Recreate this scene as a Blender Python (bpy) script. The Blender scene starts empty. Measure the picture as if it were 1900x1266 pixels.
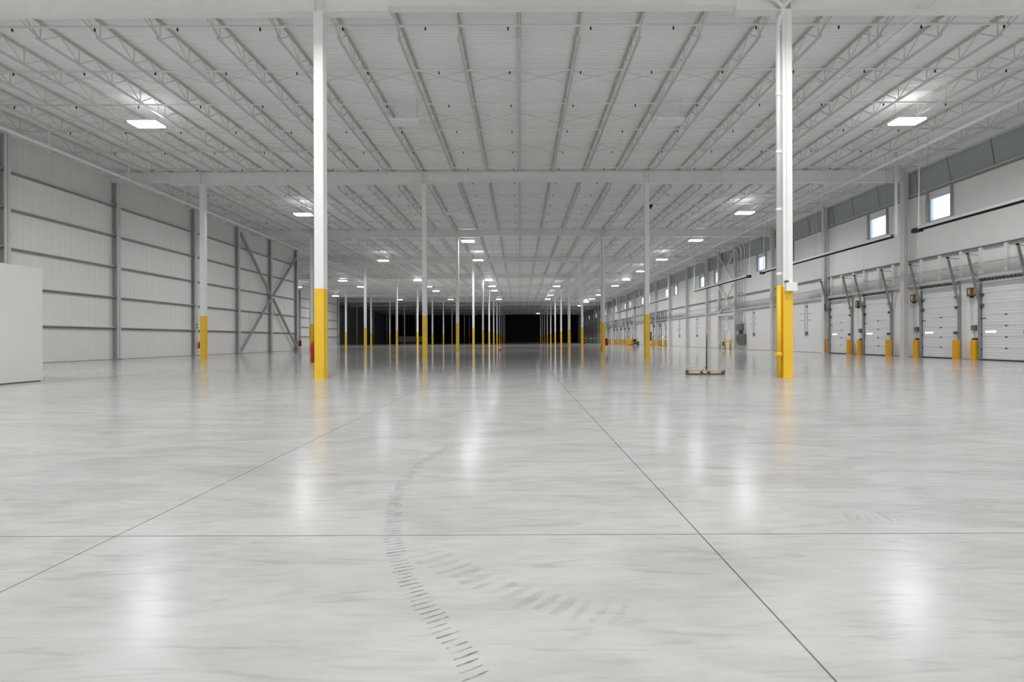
import bpy, math, random
from mathutils import Vector, Matrix
random.seed(7)
S = bpy.context.scene
COL = S.collection
PI = math.pi
F = 845.0            # focal length in pixels of the 1900 px frame
EYE = 1.15

# ------------------------------------------------------------------ camera, world, exposure
cam = bpy.data.cameras.new('camera')
co = bpy.data.objects.new('camera', cam); COL.objects.link(co)
cam.sensor_width = 36.0
cam.lens = 36.0 * F / 1900.0
cam.shift_x = -15.0 / 1900.0
cam.shift_y = -2.8 / 1900.0
cam.clip_start = 0.05; cam.clip_end = 600
co.location = (0, 0, EYE)
co.rotation_mode = 'XYZ'
co.matrix_world = Matrix.Translation((0, 0, EYE)) @ Matrix.Rotation(math.radians(90), 4, 'X') @ Matrix.Rotation(-0.0036, 4, 'Z')
S.camera = co

w = bpy.data.worlds.new('overcast_sky'); S.world = w; w.use_nodes = True
wb = w.node_tree.nodes['Background']
wb.inputs['Color'].default_value = (0.86, 0.93, 1.0, 1); wb.inputs['Strength'].default_value = 1.35

S.view_settings.view_transform = 'Standard'
S.view_settings.look = 'None'
S.view_settings.gamma = 1.0
S.view_settings.use_curve_mapping = False
S.view_settings.exposure = 0.57
LAMP = 9.0          # face of the diffusers
DOWN_W = 230.0      # beam of one high bay
FILL_W = 5.5          # upward fill added to each lit high bay to lift the ceiling
try:
    S.cycles.use_denoising = True
    S.cycles.max_bounces = 10
    S.cycles.diffuse_bounces = 7
    S.cycles.glossy_bounces = 4
    S.cycles.transparent_max_bounces = 12
    S.cycles.sample_clamp_indirect = 6.0
    S.cycles.caustics_reflective = False
    S.cycles.caustics_refractive = False
except Exception:
    pass

# ------------------------------------------------------------------ materials
def nmat(name):
    m = bpy.data.materials.new(name); m.use_nodes = True
    nt = m.node_tree; b = nt.nodes['Principled BSDF']
    return m, nt, b
def mat(name, col, rough=0.5, metal=0.0, var=0.05, scale=3.0):
    m, nt, b = nmat(name)
    b.inputs['Roughness'].default_value = rough; b.inputs['Metallic'].default_value = metal
    g = nt.nodes.new('ShaderNodeNewGeometry')
    n = nt.nodes.new('ShaderNodeTexNoise'); n.inputs['Scale'].default_value = scale; n.inputs['Detail'].default_value = 4
    r = nt.nodes.new('ShaderNodeValToRGB')
    a = [max(0, c * (1 - var)) for c in col]; z = [min(1, c * (1 + var)) for c in col]
    r.color_ramp.elements[0].color = (*a, 1); r.color_ramp.elements[1].color = (*z, 1)
    r.color_ramp.elements[0].position = 0.3; r.color_ramp.elements[1].position = 0.7
    nt.links.new(g.outputs['Position'], n.inputs['Vector']); nt.links.new(n.outputs['Fac'], r.inputs['Fac'])
    nt.links.new(r.outputs['Color'], b.inputs['Base Color'])
    return m
def emat(name, col, st):
    m, nt, b = nmat(name)
    b.inputs['Base Color'].default_value = (0.8, 0.8, 0.8, 1)
    b.inputs['Emission Color'].default_value = (*col, 1); b.inputs['Emission Strength'].default_value = st
    return m
WHITE = mat('white_steel_paint', (0.83, 0.83, 0.825), 0.45, 0, .03, 2)
TOPM = mat('grey_top_chord_paint', (0.66, 0.66, 0.63), 0.5, 0, .06, 3)
JOIST = mat('white_joist_paint', (0.66, 0.66, 0.655), 0.5, 0, .04, 2)
DECK = mat('white_roof_deck', (0.90, 0.90, 0.895), 0.5, 0, .025, .6)
PANEL = mat('off_white_wall_panel', (0.885, 0.88, 0.87), 0.42, 0, .02, .5)
PANEL_UP = mat('grey_upper_wall_panel', (0.42, 0.45, 0.475), 0.45, 0, .03, .5)
PANEL_UPL = mat('upper_wall_panel_shade_tone', (0.74, 0.74, 0.73), 0.45, 0, .03, .5)  # upper left panels toned down; darkening towards the eave is in the colour
GIRT = mat('girt_grey_with_shade', (0.36, 0.36, 0.355), 0.45, 0, .03, 2)  # dark girt webs: the shade under the flange is put into this grey
LIPM = mat('lit_flange_lip_tone', (0.66, 0.66, 0.65), 0.45, 0, .03, 2)  # lighter tone for lips and column flanges, the lit side put into colour
WCOLR = mat('white_wall_column_paint', (0.72, 0.72, 0.71), 0.45, 0, .03, 2)
WCOL = mat('column_grey_with_shade', (0.44, 0.44, 0.435), 0.45, 0, .03, 2)  # left column webs: their shading is put into this darker grey
YEL = mat('safety_yellow_paint', (0.87, 0.545, 0.03), 0.45, 0, .04, 2)
YEL2 = mat('deep_yellow_powder_coat', (0.82, 0.42, 0.012), 0.4, 0, .04, 2)
GALV = mat('galvanised_steel', (0.33, 0.345, 0.36), 0.42, .3, .12, 6)
DGREY = mat('dark_grey_steel', (0.10, 0.10, 0.105), 0.5, 0, .1, 5)
MGREY = mat('mid_grey_enamel', (0.16, 0.17, 0.175), 0.5, 0, .08, 5)
BLACK = mat('black_rubber', (0.012, 0.012, 0.012), 0.6, 0, .1, 8)
DOORM = mat('white_door_skin', (0.82, 0.83, 0.845), 0.4, 0, .02, 1)
ALU = mat('bright_aluminium', (0.80, 0.80, 0.79), 0.3, .6, .05, 3)
RED = mat('red_vinyl_cover', (0.27, 0.006, 0.010), 0.4, 0, .15, 9)
REDP = mat('red_gloss_paint', (0.45, 0.015, 0.012), 0.3, 0, .05, 5)
ORANGE = mat('orange_plastic', (0.75, 0.11, 0.02), 0.5, 0, .05, 5)
TAN = mat('tan_wood', (0.42, 0.29, 0.16), 0.6, 0, .25, 25)
DWOOD = mat('dark_wood', (0.10, 0.065, 0.035), 0.6, 0, .3, 25)
DRY = mat('painted_drywall', (0.80, 0.785, 0.775), 0.6, 0, .015, 1.2)
BEIGE = mat('beige_partition', (0.62, 0.58, 0.50), 0.6, 0, .04, 1)
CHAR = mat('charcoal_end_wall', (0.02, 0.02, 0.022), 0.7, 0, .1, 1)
JOINT = mat('joint_filler', (0.16, 0.145, 0.12), 0.8, 0, .3, 30)
GREEN = mat('green_sign_enamel', (0.01, 0.25, 0.10), 0.4)
LAMPM = emat('led_diffuser', (1.0, 1.0, 1.0), LAMP)
OFFM = mat('unlit_led_diffuser', (0.80, 0.86, 0.88), 0.3, 0, .01, 1)
LITE = emat('daylit_vision_lite', (0.95, 0.98, 1.0), 1.5)
FRAMEB = mat('pale_blue_window_frame', (0.62, 0.72, 0.80), 0.4, 0, .02, 2)
def glass():
    m, nt, b = nmat('window_glass')
    out = [n for n in nt.nodes if n.type == 'OUTPUT_MATERIAL'][0]
    t = nt.nodes.new('ShaderNodeBsdfTransparent'); t.inputs['Color'].default_value = (.93, .97, 1, 1)
    gl = nt.nodes.new('ShaderNodeBsdfGlossy'); gl.inputs['Roughness'].default_value = .03
    mx = nt.nodes.new('ShaderNodeMixShader'); mx.inputs[0].default_value = .07
    nt.links.new(t.outputs[0], mx.inputs[1]); nt.links.new(gl.outputs[0], mx.inputs[2])
    nt.links.new(mx.outputs[0], out.inputs['Surface'])
    return m
GLASS = glass()
def concrete():
    m, nt, b = nmat('polished_concrete')
    N = nt.nodes.new; L = nt.links.new
    g = N('ShaderNodeNewGeometry')
    def noise(scale, sx=1, sy=1, det=6, rot=0, dist=0):
        mp = N('ShaderNodeMapping'); mp.inputs['Scale'].default_value = (sx, sy, 1); mp.inputs['Rotation'].default_value = (0, 0, rot)
        L(g.outputs['Position'], mp.inputs['Vector'])
        n = N('ShaderNodeTexNoise'); n.inputs['Scale'].default_value = scale; n.inputs['Detail'].default_value = det
        n.inputs['Distortion'].default_value = dist
        L(mp.outputs[0], n.inputs['Vector']); return n
    big = noise(.35, .7, 1.2, 5, .1, .6); mid = noise(1.6, .55, 1.5, 8, .15, 1.2); fine = noise(14, .35, 1.6, 8, .12, .4); scuff = noise(5, .3, 2.2, 9, -.12, 2.0)
    def ramp(src, p0, c0, p1, c1):
        r = N('ShaderNodeValToRGB'); r.color_ramp.elements[0].position = p0; r.color_ramp.elements[1].position = p1
        r.color_ramp.elements[0].color = (*c0, 1); r.color_ramp.elements[1].color = (*c1, 1)
        L(src.outputs['Fac'], r.inputs['Fac']); return r
    base = ramp(big, .3, (.44, .439, .435), .7, (.515, .513, .507))
    def mul(a, b_, f):
        x = N('ShaderNodeMix'); x.data_type = 'RGBA'; x.blend_type = 'MULTIPLY'; x.inputs[0].default_value = f
        L(a, x.inputs[6]); L(b_, x.inputs[7]); return x.outputs[2]
    c = mul(base.outputs[0], ramp(mid, .3, (.80, .80, .79), .6, (1, 1, 1)).outputs[0], .8)
    c = mul(c, ramp(fine, .3, (.88, .88, .87), .7, (1, 1, 1)).outputs[0], .7)
    c = mul(c, ramp(scuff, .28, (.76, .76, .75), .46, (1, 1, 1)).outputs[0], .6)
    L(c, b.inputs['Base Color'])
    b.inputs['IOR'].default_value = 1.21
    # dusty, duller apron near the entrance; burnished further in
    sx = N('ShaderNodeSeparateXYZ'); L(g.outputs['Position'], sx.inputs[0])
    ad = N('ShaderNodeMath'); ad.operation = 'MULTIPLY_ADD'; ad.inputs[1].default_value = 6.0; L(mid.outputs['Fac'], ad.inputs[0]); L(sx.outputs['Y'], ad.inputs[2])
    mr = N('ShaderNodeMapRange'); mr.inputs[1].default_value = 3.0; mr.inputs[2].default_value = 43.0; L(ad.outputs[0], mr.inputs[0])
    rr = N('ShaderNodeValToRGB'); L(mr.outputs[0], rr.inputs['Fac']); rr.color_ramp.interpolation = 'B_SPLINE'
    el = rr.color_ramp.elements; el[0].position = 0; el[0].color = (.23, .23, .23, 1); el[1].position = 1; el[1].color = (.085, .085, .085, 1)
    for p_, v_ in ((.12, .20), (.28, .16), (.5, .115)):
        e = el.new(p_); e.color = (v_, v_, v_, 1)
    sm = N('ShaderNodeMath'); sm.operation = 'MULTIPLY_ADD'; sm.inputs[1].default_value = .07; L(scuff.outputs['Fac'], sm.inputs[0])
    sb = N('ShaderNodeMath'); sb.operation = 'SUBTRACT'; sb.inputs[1].default_value = .035; L(rr.outputs[0], sb.inputs[0]); L(sb.outputs[0], sm.inputs[2])
    L(sm.outputs[0], b.inputs['Roughness'])
    return m
CONC = concrete()
def markmat(name, col, alpha, sc):
    m, nt, b = nmat(name)
    out = [n for n in nt.nodes if n.type == 'OUTPUT_MATERIAL'][0]
    b.inputs['Base Color'].default_value = (*col, 1); b.inputs['Roughness'].default_value = .5
    t = nt.nodes.new('ShaderNodeBsdfTransparent'); mx = nt.nodes.new('ShaderNodeMixShader')
    g = nt.nodes.new('ShaderNodeNewGeometry'); n = nt.nodes.new('ShaderNodeTexNoise'); n.inputs['Scale'].default_value = sc; n.inputs['Detail'].default_value = 6
    mr = nt.nodes.new('ShaderNodeMapRange'); mr.inputs[1].default_value = .35; mr.inputs[2].default_value = .7; mr.inputs[3].default_value = 0; mr.inputs[4].default_value = alpha
    nt.links.new(g.outputs['Position'], n.inputs['Vector']); nt.links.new(n.outputs['Fac'], mr.inputs[0]); nt.links.new(mr.outputs[0], mx.inputs[0])
    nt.links.new(t.outputs[0], mx.inputs[1]); nt.links.new(b.outputs[0], mx.inputs[2]); nt.links.new(mx.outputs[0], out.inputs['Surface'])
    return m
MARK = markmat('tyre_rubber_mark', (.13, .125, .115), .8, 14)
MARK2 = markmat('dusty_tread_mark', (.30, .295, .27), .28, 5)

# ------------------------------------------------------------------ mesh helpers
class MB:
    def __init__(s): s.v = []; s.f = []
    def box(s, x0, x1, y0, y1, z0, z1):
        i = len(s.v)
        s.v += [(x0, y0, z0), (x1, y0, z0), (x1, y1, z0), (x0, y1, z0), (x0, y0, z1), (x1, y0, z1), (x1, y1, z1), (x0, y1, z1)]
        s.f += [(i, i+3, i+2, i+1), (i+4, i+5, i+6, i+7), (i, i+1, i+5, i+4), (i+1, i+2, i+6, i+5), (i+2, i+3, i+7, i+6), (i+3, i, i+4, i+7)]
        return s
    def bar(s, p, q, wd, h, up=(0, 0, 1)):
        p = Vector(p); q = Vector(q); d = (q - p).normalized(); u = Vector(up)
        sd = d.cross(u)
        if sd.length < 1e-4: sd = d.cross(Vector((1, 0, 0)))
        sd.normalize(); u = sd.cross(d); sd *= wd / 2; u *= h / 2
        i = len(s.v)
        for c in (p, q):
            for a, b in ((-1, -1), (1, -1), (1, 1), (-1, 1)): s.v.append(tuple(c + sd * a + u * b))
        s.f += [(i, i+1, i+2, i+3), (i+7, i+6, i+5, i+4)] + [(i+k, i+4+k, i+4+(k+1) % 4, i+(k+1) % 4) for k in range(4)]
        return s
    def tube(s, pts, r, n=10, caps=True):
        pts = [Vector(p) for p in pts]; rs = r if isinstance(r, (list, tuple)) else [r] * len(pts)
        ref = None; rings = []
        for k, p in enumerate(pts):
            if k == 0: d = pts[1] - p
            elif k == len(pts) - 1: d = p - pts[k-1]
            else: d = (pts[k+1] - p).normalized() + (p - pts[k-1]).normalized()
            d.normalize()
            a = ref if ref is not None else (Vector((0, 0, 1)) if abs(d.z) < .9 else Vector((1, 0, 0)))
            sd = d.cross(a); 
            if sd.length < 1e-4: sd = d.cross(Vector((0, 1, 0)))
            sd.normalize(); u = sd.cross(d).normalized(); ref = u
            i = len(s.v); rings.append(i)
            for j in range(n):
                t = 2 * PI * j / n; s.v.append(tuple(p + (sd * math.cos(t) + u * math.sin(t)) * rs[k]))
        for a, b in zip(rings, rings[1:]):
            for j in range(n): s.f.append((a+j, a+(j+1) % n, b+(j+1) % n, b+j))
        if caps:
            s.f.append(tuple(rings[0]+j for j in reversed(range(n)))); s.f.append(tuple(rings[-1]+j for j in range(n)))
        return s
    def lathe(s, prof, c=(0, 0, 0), n=16):
        i = len(s.v); m = len(prof)
        for r, z in prof:
            for j in range(n):
                t = 2 * PI * j / n; s.v.append((c[0] + r * math.cos(t), c[1] + r * math.sin(t), c[2] + z))
        for k in range(m - 1):
            for j in range(n): s.f.append((i+k*n+j, i+k*n+(j+1) % n, i+(k+1)*n+(j+1) % n, i+(k+1)*n+j))
        s.f.append(tuple(i+j for j in reversed(range(n)))); s.f.append(tuple(i+(m-1)*n+j for j in range(n)))
        return s
    def quad(s, a, b, c, d):
        i = len(s.v); s.v += [a, b, c, d]; s.f.append((i, i+1, i+2, i+3)); return s
    def mesh(s, name, m, smooth=False):
        me = bpy.data.meshes.new(name); me.from_pydata(s.v, [], s.f); me.materials.append(m)
        if smooth:
            for p in me.polygons: p.use_smooth = len(p.vertices) == 4
        me.update(); return me
    def build(s, name, m, parent=None, loc=(0, 0, 0), smooth=False):
        return put(name, s.mesh(name, m, smooth), parent, loc)
def put(name, me, parent=None, loc=(0, 0, 0)):
    o = bpy.data.objects.new(name, me); COL.objects.link(o); o.location = loc
    if parent is not None: o.parent = parent
    return o
def bevel(o, wd, seg=2):
    b = o.modifiers.new('edge', 'BEVEL'); b.width = wd; b.segments = seg; b.limit_method = 'ANGLE'; return o
def tag(o, label, cat, group=None, kind='thing'):
    o['label'] = label; o['category'] = cat
    if group: o['group'] = group
    if kind: o['kind'] = kind
    return o
def thing(name, loc, label, cat, group=None):
    o = bpy.data.objects.new(name, None); COL.objects.link(o); o.location = loc; o.empty_display_size = .2
    return tag(o, label, cat, group)
def setting(name, loc=(0, 0, 0)):
    o = bpy.data.objects.new(name, None); COL.objects.link(o); o.location = loc; o['kind'] = 'structure'; return o
def struct(o): o['kind'] = 'structure'; return o
KIDS = {}
def dup(root, loc, label=None, group=None, rotz=0):
    def kids(o): return [c for c in list(o.children)]
    def rec(o, parent):
        c = o.copy(); COL.objects.link(c)
        if parent is not None: c.parent = parent
        for ch in kids(o): rec(ch, c)
        return c
    r = rec(root, None); r.location = loc; r.rotation_euler = (0, 0, rotz)
    if label: r['label'] = label
    if group: r['group'] = group
    return r
ORD = ['zeroth', 'first', 'second', 'third', 'fourth', 'fifth', 'sixth', 'seventh', 'eighth', 'ninth', 'tenth', 'eleventh', 'twelfth', 'thirteenth',
       'fourteenth', 'fifteenth', 'sixteenth', 'seventeenth', 'eighteenth', 'nineteenth', 'twentieth']
def ordw(n):
    if n <= 20: return ORD[n]
    t = {2: 'twenty', 3: 'thirty', 4: 'forty', 5: 'fifty', 6: 'sixty', 7: 'seventy'}[n // 10]
    return {20: 'twentieth', 30: 'thirtieth', 40: 'fortieth', 50: 'fiftieth'}.get(n, t + '-' + ORD[n % 10]) if n % 10 == 0 else t + '-' + ORD[n % 10]

# ------------------------------------------------------------------ layout constants (metres)
ROW0, BAY = 13.46, 14.70
def row(n): return ROW0 + BAY * (n - 1)          # n = 1 is the nearest column row
NROW = 13
YEND = row(NROW) + 0.4
YBACK = -15.0
XA, XB, XC, XD, XE = 7.85, -5.88, -19.56, -33.24, -46.92
ZBEAM, ZSUSP, ZBTOP, ZDECK = 10.78, 10.93, 11.50, 11.63
XR = 24.08          # face of the right wall panels
XRC = 23.62         # room face of the right wall columns
XL = -25.22         # face of left wall panels
XLC = -24.90
YJ1, YJ2 = 51.2, 109.0
XL2, XL3 = -43.2, -54.0

# ------------------------------------------------------------------ floor with saw-cut slabs
JX = [-16.39, -12.89, -9.39, -5.89, -2.385, 1.055, 4.60, 8.10, 11.60, 15.10]
JY = [-4.60, -.96, 2.68, 6.32, 9.96, 13.60, 17.24]
fl = MB()
fx0, fx1 = XL3 - .6, 24.4
fl.box(fx0, JX[0], YBACK - .4, YEND + .4, -.3, 0).box(JX[-1], fx1, YBACK - .4, YEND + .4, -.3, 0)
fl.box(JX[0], JX[-1], YBACK - .4, JY[0], -.3, 0).box(JX[0], JX[-1], JY[-1], YEND + .4, -.3, 0)
floor = struct(fl.build('floor', CONC))
MB().box(JX[0], JX[-1], JY[0], JY[-1], -.3, -.014).build('joint_bed', JOINT, floor)
def hx(x): return .0045 if x in (-2.385, 1.055) else .001
def hy(y): return .0045 if y == 2.68 else .001
for a, b in zip(JX, JX[1:]):
    for c, d in zip(JY, JY[1:]):
        MB().box(a + hx(a), b - hx(b), c + hy(c), d - hy(d), -.0139, 0).build('slab', CONC, floor)

# ------------------------------------------------------------------ roof deck
dk = MB(); y = YBACK - .3; P = .152
prof = []
while y < YEND + .3:
    prof += [(y, 0), (y + .052, 0), (y + .072, .04), (y + .132, .04)]; y += P
i0 = 0
for yy, zz in prof: dk.v += [(fx0, yy, ZDECK + zz), (fx1, yy, ZDECK + zz)]
for k in range(len(prof) - 1): dk.f.append((2*k, 2*k+1, 2*k+3, 2*k+2))
ceiling = struct(dk.build('ceiling', DECK))
MB().box(fx0, fx1, YBACK - .4, YEND + .4, ZDECK + .06, ZDECK + .2).build('roof_board', DECK, ceiling)

# ------------------------------------------------------------------ walls
WINZ = (7.95, 9.32)
WINS = []
for n in range(2, NROW):
    WINS.append((row(n) - 2.1 - .66, row(n) - 2.1 + .66)); WINS.append((row(n) + 2.42 - .72, row(n) + 2.42 + .72))
def rects(y0, y1, z0, z1):
    """rectangle of right wall minus windows"""
    out = []; cuts = [(a, b) for a, b in WINS if b > y0 and a < y1] if z0 < WINZ[1] and z1 > WINZ[0] else []
    if not cuts: return [(y0, y1, z0, z1)]
    out.append((y0, y1, z0, WINZ[0])); out.append((y0, y1, WINZ[1], z1))
    cur = y0
    for a, b in sorted(cuts):
        if a > cur: out.append((cur, a, WINZ[0], WINZ[1]))
        cur = max(cur, b)
    if cur < y1: out.append((cur, y1, WINZ[0], WINZ[1]))
    return [r for r in out if r[1] - r[0] > .002 and r[3] - r[2] > .002]
wr = MB()
for a, b, c, d in rects(YBACK - .3, YEND + .3, 0, ZDECK + .1): wr.box(XR + .07, XR + .2, a, b, c, d)
wall_right = struct(wr.build('wall_right', PANEL))
def ribbed(mb, x, sgn, y0, y1, z0, z1):
    """panel slab with two shallow pencil ribs; sgn = direction towards the room"""
    mb.box(min(x, x - sgn * .065), max(x, x - sgn * .065), y0, y1, z0, z1)
ZUP = 9.75
edges = []
y = 20.0
while y < 72.5: edges.append(y); y += 1.05
EY = [YBACK] + [v for v in (-8, 0, 8, 14, 17)] + edges + [row(n) + o for n in range(5, NROW) for o in (BAY/2, BAY) if row(n) + o > 74.5] + [YEND]
for a, b in zip(EY, EY[1:]):
    for z0, z1, m in ((0.02, ZUP, PANEL), (ZUP + .004, ZDECK + .05, PANEL_UP)):
        mb = MB()
        for r in rects(a + .002, b - .002, z0, z1): mb.box(XR, XR + .068, *r)
        if z0 < 1 and b - a < 1.2 and not any(p < b and q > a for p, q in WINS):
            for t in (.28, .5, .72): 
                yy = a + (b - a) * t; mb.box(XR - .003, XR, yy - .02, yy + .02, z0, z1)
        mb.build('wall_panel', m, wall_right)
lw = MB().box(XL - .2, XL - .07, YBACK - .3, YJ1, 0, ZDECK + .1)
wall_left = struct(lw.build('wall_left', PANEL))
y = YBACK; ly = []
while y < 20: ly.append(y); y += 7
y = 20.0
while y < YJ1 - .3: ly.append(y); y += 1.05
ly[-1:] = [YJ1 - .01]
for a, b in zip(ly, ly[1:]):
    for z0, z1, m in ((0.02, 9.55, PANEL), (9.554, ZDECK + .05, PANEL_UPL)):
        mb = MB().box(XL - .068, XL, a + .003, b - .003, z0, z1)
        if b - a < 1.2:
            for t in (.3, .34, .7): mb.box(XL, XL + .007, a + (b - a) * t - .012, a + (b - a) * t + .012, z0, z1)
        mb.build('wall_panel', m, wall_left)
wl2 = MB().box(XL2 - .2, XL2, YJ1 - .2, YJ2, 0, ZDECK + .1).box(XL2 - .2, XL - .07, YJ1 - .2, YJ1, 0, ZDECK + .1)
wall_left2 = struct(wl2.build('wall_left_recess', PANEL))
wl3 = MB().box(XL3 - .2, XL3, YJ2 - .2, YEND + .2, 0, ZDECK + .1).box(XL3 - .2, XL2 - .2, YJ2 - .2, YJ2, 0, ZDECK + .1)
struct(wl3.build('wall_left_far', PANEL_UP))
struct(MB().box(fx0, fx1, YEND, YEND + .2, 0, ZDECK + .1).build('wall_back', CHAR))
struct(MB().box(fx0, fx1, YBACK - .2, YBACK, 0, ZDECK + .1).build('wall_front', PANEL))
struct(MB().box(XL - .06, XL + .03, 14, YJ1, .0, .03).build('baseboard_left', GIRT))
struct(MB().box(XR - .03, XR + .06, 14, YEND, .0, .03).build('baseboard_right', GIRT))
def icol(mb, x, sgn, y, z1, dep=.30, fl=.27, t=.02):
    """I column: room flange at x, depth goes away from the room (sgn = room direction)"""
    a, b = x, x - sgn * dep
    mb.box(min(a, a - sgn*t), max(a, a - sgn*t), y - fl/2, y + fl/2, 0, z1)
    mb.box(min(b, b + sgn*t), max(b, b + sgn*t), y - fl/2, y + fl/2, 0, z1)
    mb.box(min(a, b), max(a, b), y - .008, y + .008, 0, z1)
    mb.box(min(a, b) - .03, max(a, b) + .0, y - fl/2 - .02, y + fl/2 + .02, 0, .025)
    return mb
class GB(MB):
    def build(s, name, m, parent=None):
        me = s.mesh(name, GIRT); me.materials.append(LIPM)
        for p in me.polygons: p.material_index = 0 if p.index < 6 else 1  # first box takes the shade grey, the rest the lit tone
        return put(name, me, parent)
def girt(mb, xw, sgn, y0, y1, z, dep=.2, lip=.07):
    mb = GB()
    """channel girt with level web and a lip at its room edge"""
    xr = xw + sgn * dep
    if lip > .15:      # tall channel face
        xm = xr
        mb.box(min(xw, xr), max(xw, xr), y0, y1, z + lip - .012, z + lip)
        mb.box(min(xr, xr - sgn*.012), max(xr, xr - sgn*.012), y0, y1, z, z + lip)
        return mb
    xm = xw + sgn * dep * .55                 # Z girt: recessed web under a projecting flange
    mb.box(min(xm, xm - sgn*.012), max(xm, xm - sgn*.012), y0, y1, z - .08, z + lip - .012)
    mb.box(min(xw, xr), max(xw, xr), y0, y1, z + lip - .012, z + lip)
    mb.box(min(xr, xr - sgn*.012), max(xr, xr - sgn*.012), y0, y1, z + lip - .05, z + lip - .012)
    mb.box(min(xw, xm), max(xw, xm), y0, y1, z - .08, z - .068)
    return mb
LCY = [15.9, 22.15, 28.3, 35.05, 40.45, 45.75, 51.05]
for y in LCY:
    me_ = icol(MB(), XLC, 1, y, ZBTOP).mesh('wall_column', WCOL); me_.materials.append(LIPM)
    for p_ in me_.polygons: p_.material_index = 1 if p_.index < 6 else 0  # room flange gets the lit tone, web and back the shaded grey
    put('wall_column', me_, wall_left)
for a, b in zip([9.5] + LCY, LCY):
    for z in (1.94, 3.84, 5.72, 7.65, 9.5):
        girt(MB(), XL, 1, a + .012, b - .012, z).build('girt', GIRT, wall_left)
        MB().box(XLC - .2, XLC + .03, b - .17, b - .14, z + .02, z + .1).build('girt_clip', GIRT, wall_left)
# X brace over the last two bays of the left wall
for (ya, yb, za, zb) in ((40.6, 45.6, 10.8, 5.6), (40.6, 45.6, .2, 5.4), (45.9, 50.9, 5.6, 10.6), (45.9, 50.9, 5.4, .2)):
    mb = MB().bar((XLC - .02, ya, za), (XLC - .02, yb, zb), .02, .26, (1, 0, 0)).bar((XLC + .08, ya, za), (XLC + .08, yb, zb), .18, .02, (1, 0, 0))
    mb.build('brace', WCOL, wall_left)
struct(MB().box(XL, XL + .5, YBACK, YJ1, ZBTOP - .25, ZBTOP - .22).box(XL + .47, XL + .5, YBACK, YJ1, ZBTOP - .22, ZDECK).build('trim_1', WHITE))
struct(MB().box(XR - .34, XR, YBACK, YEND, ZBTOP - .2, ZBTOP - .17).box(XR - .34, XR - .31, YBACK, YEND, ZBTOP - .17, ZDECK).build('trim_2', WHITE))
for k in range(9):
    y = 58 + 6.2 * k
    icol(MB(), XL2 + .32, 1, y, ZBTOP).build('wall_column', WCOL, wall_left2)
    for z in (1.94, 3.84, 5.72, 7.65, 9.5):
        girt(MB(), XL2, 1, y - 6.2 + .012, y - .012, z).build('girt', GIRT, wall_left2)
RCY = [ROW0 + 7.35 * j for j in range(0, 24)] 
RCY[6] = 57.9
RCX = sorted(RCY + [54.3])
for y in RCX:
    if y > YEND - 1: continue
    icol(MB(), XRC, -1, y, ZBTOP).build('wall_column', WCOLR, wall_right)
BRACED = [(50.3, 54.2), (20.81 + 7.35 * 10, 20.81 + 7.35 * 10 + 3.9)]
for a, b in zip(RCX, RCX[1:]):
    if b > YEND: continue
    for z in (4.25, 5.84, ZUP):
        lip = .2 if z == 4.25 else (.1 if z < 9 else .07)
        girt(MB(), XR, -1, a + .012, b - .012, z, .22, lip).build('girt', GIRT, wall_right)
for (a, b) in BRACED:
    x = XRC + .05
    def br(p, q, w_=.13): MB().bar((x, p[0], p[1]), (x, q[0], q[1]), w_, .1, (1, 0, 0)).build('brace', WCOLR, wall_right)
    MB().bar((x, a, 3.95), (x, b, 3.95), .22, .24).build('strut', WCOLR, wall_right)
    m_ = (a + b) / 2
    br((a, .2), (m_, 3.8)); br((b, .2), (m_, 3.8))
    br((a, 4.1), (b, 7.3)); br((b, 4.1), (a, 7.3)); br((a, 7.5), (b, 10.9)); br((b, 7.5), (a, 10.9))
# slanted sag rods in upper right band
for n, (a, b) in enumerate(zip(RCX[1:9], RCX[2:9])):
    for t in (.3, .62, .9):
        y0 = a + (b - a) * t
        MB().tube([(XR - .04, y0, ZUP + .08), (XR - .16, y0 + .12, ZBTOP - .2)], .012, 6).build('sag_rod', DGREY, wall_right)
# fine sag rod running level at mid height between the headers
for a, b in zip(RCX[1:9], RCX[2:9]):
    MB().tube([(XR - .1, a, 5.05), (XR - .1, b, 5.05)], .014, 6).build('level_rod', GALV, wall_right)

# windows
for k, (a, b) in enumerate(WINS):
    o = setting('window_%d' % (k + 1), (XR, (a + b) / 2, WINZ[0]))
    wd = (b - a) / 2; h = WINZ[1] - WINZ[0]
    MB().box(-.02, .13, -wd, wd, 0, .06).box(-.02, .13, -wd, wd, h - .06, h).box(-.02, .13, -wd, -wd + .06, .06, h - .06).box(-.02, .13, wd - .06, wd, .06, h - .06).build('window_frame', FRAMEB, o)
    MB().box(.06, .07, -wd + .06, wd - .06, .06, h - .06).build('pane', GLASS, o)
    if b < 75:
        MB().box(-.12, -.021, -wd - .13, -wd - .05, 0, ZUP - WINZ[0]).build('jamb_post', GIRT, o)
        MB().box(-.12, -.021, wd + .05, wd + .13, 0, ZUP - WINZ[0]).build('jamb_post', GIRT, o)

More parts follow.
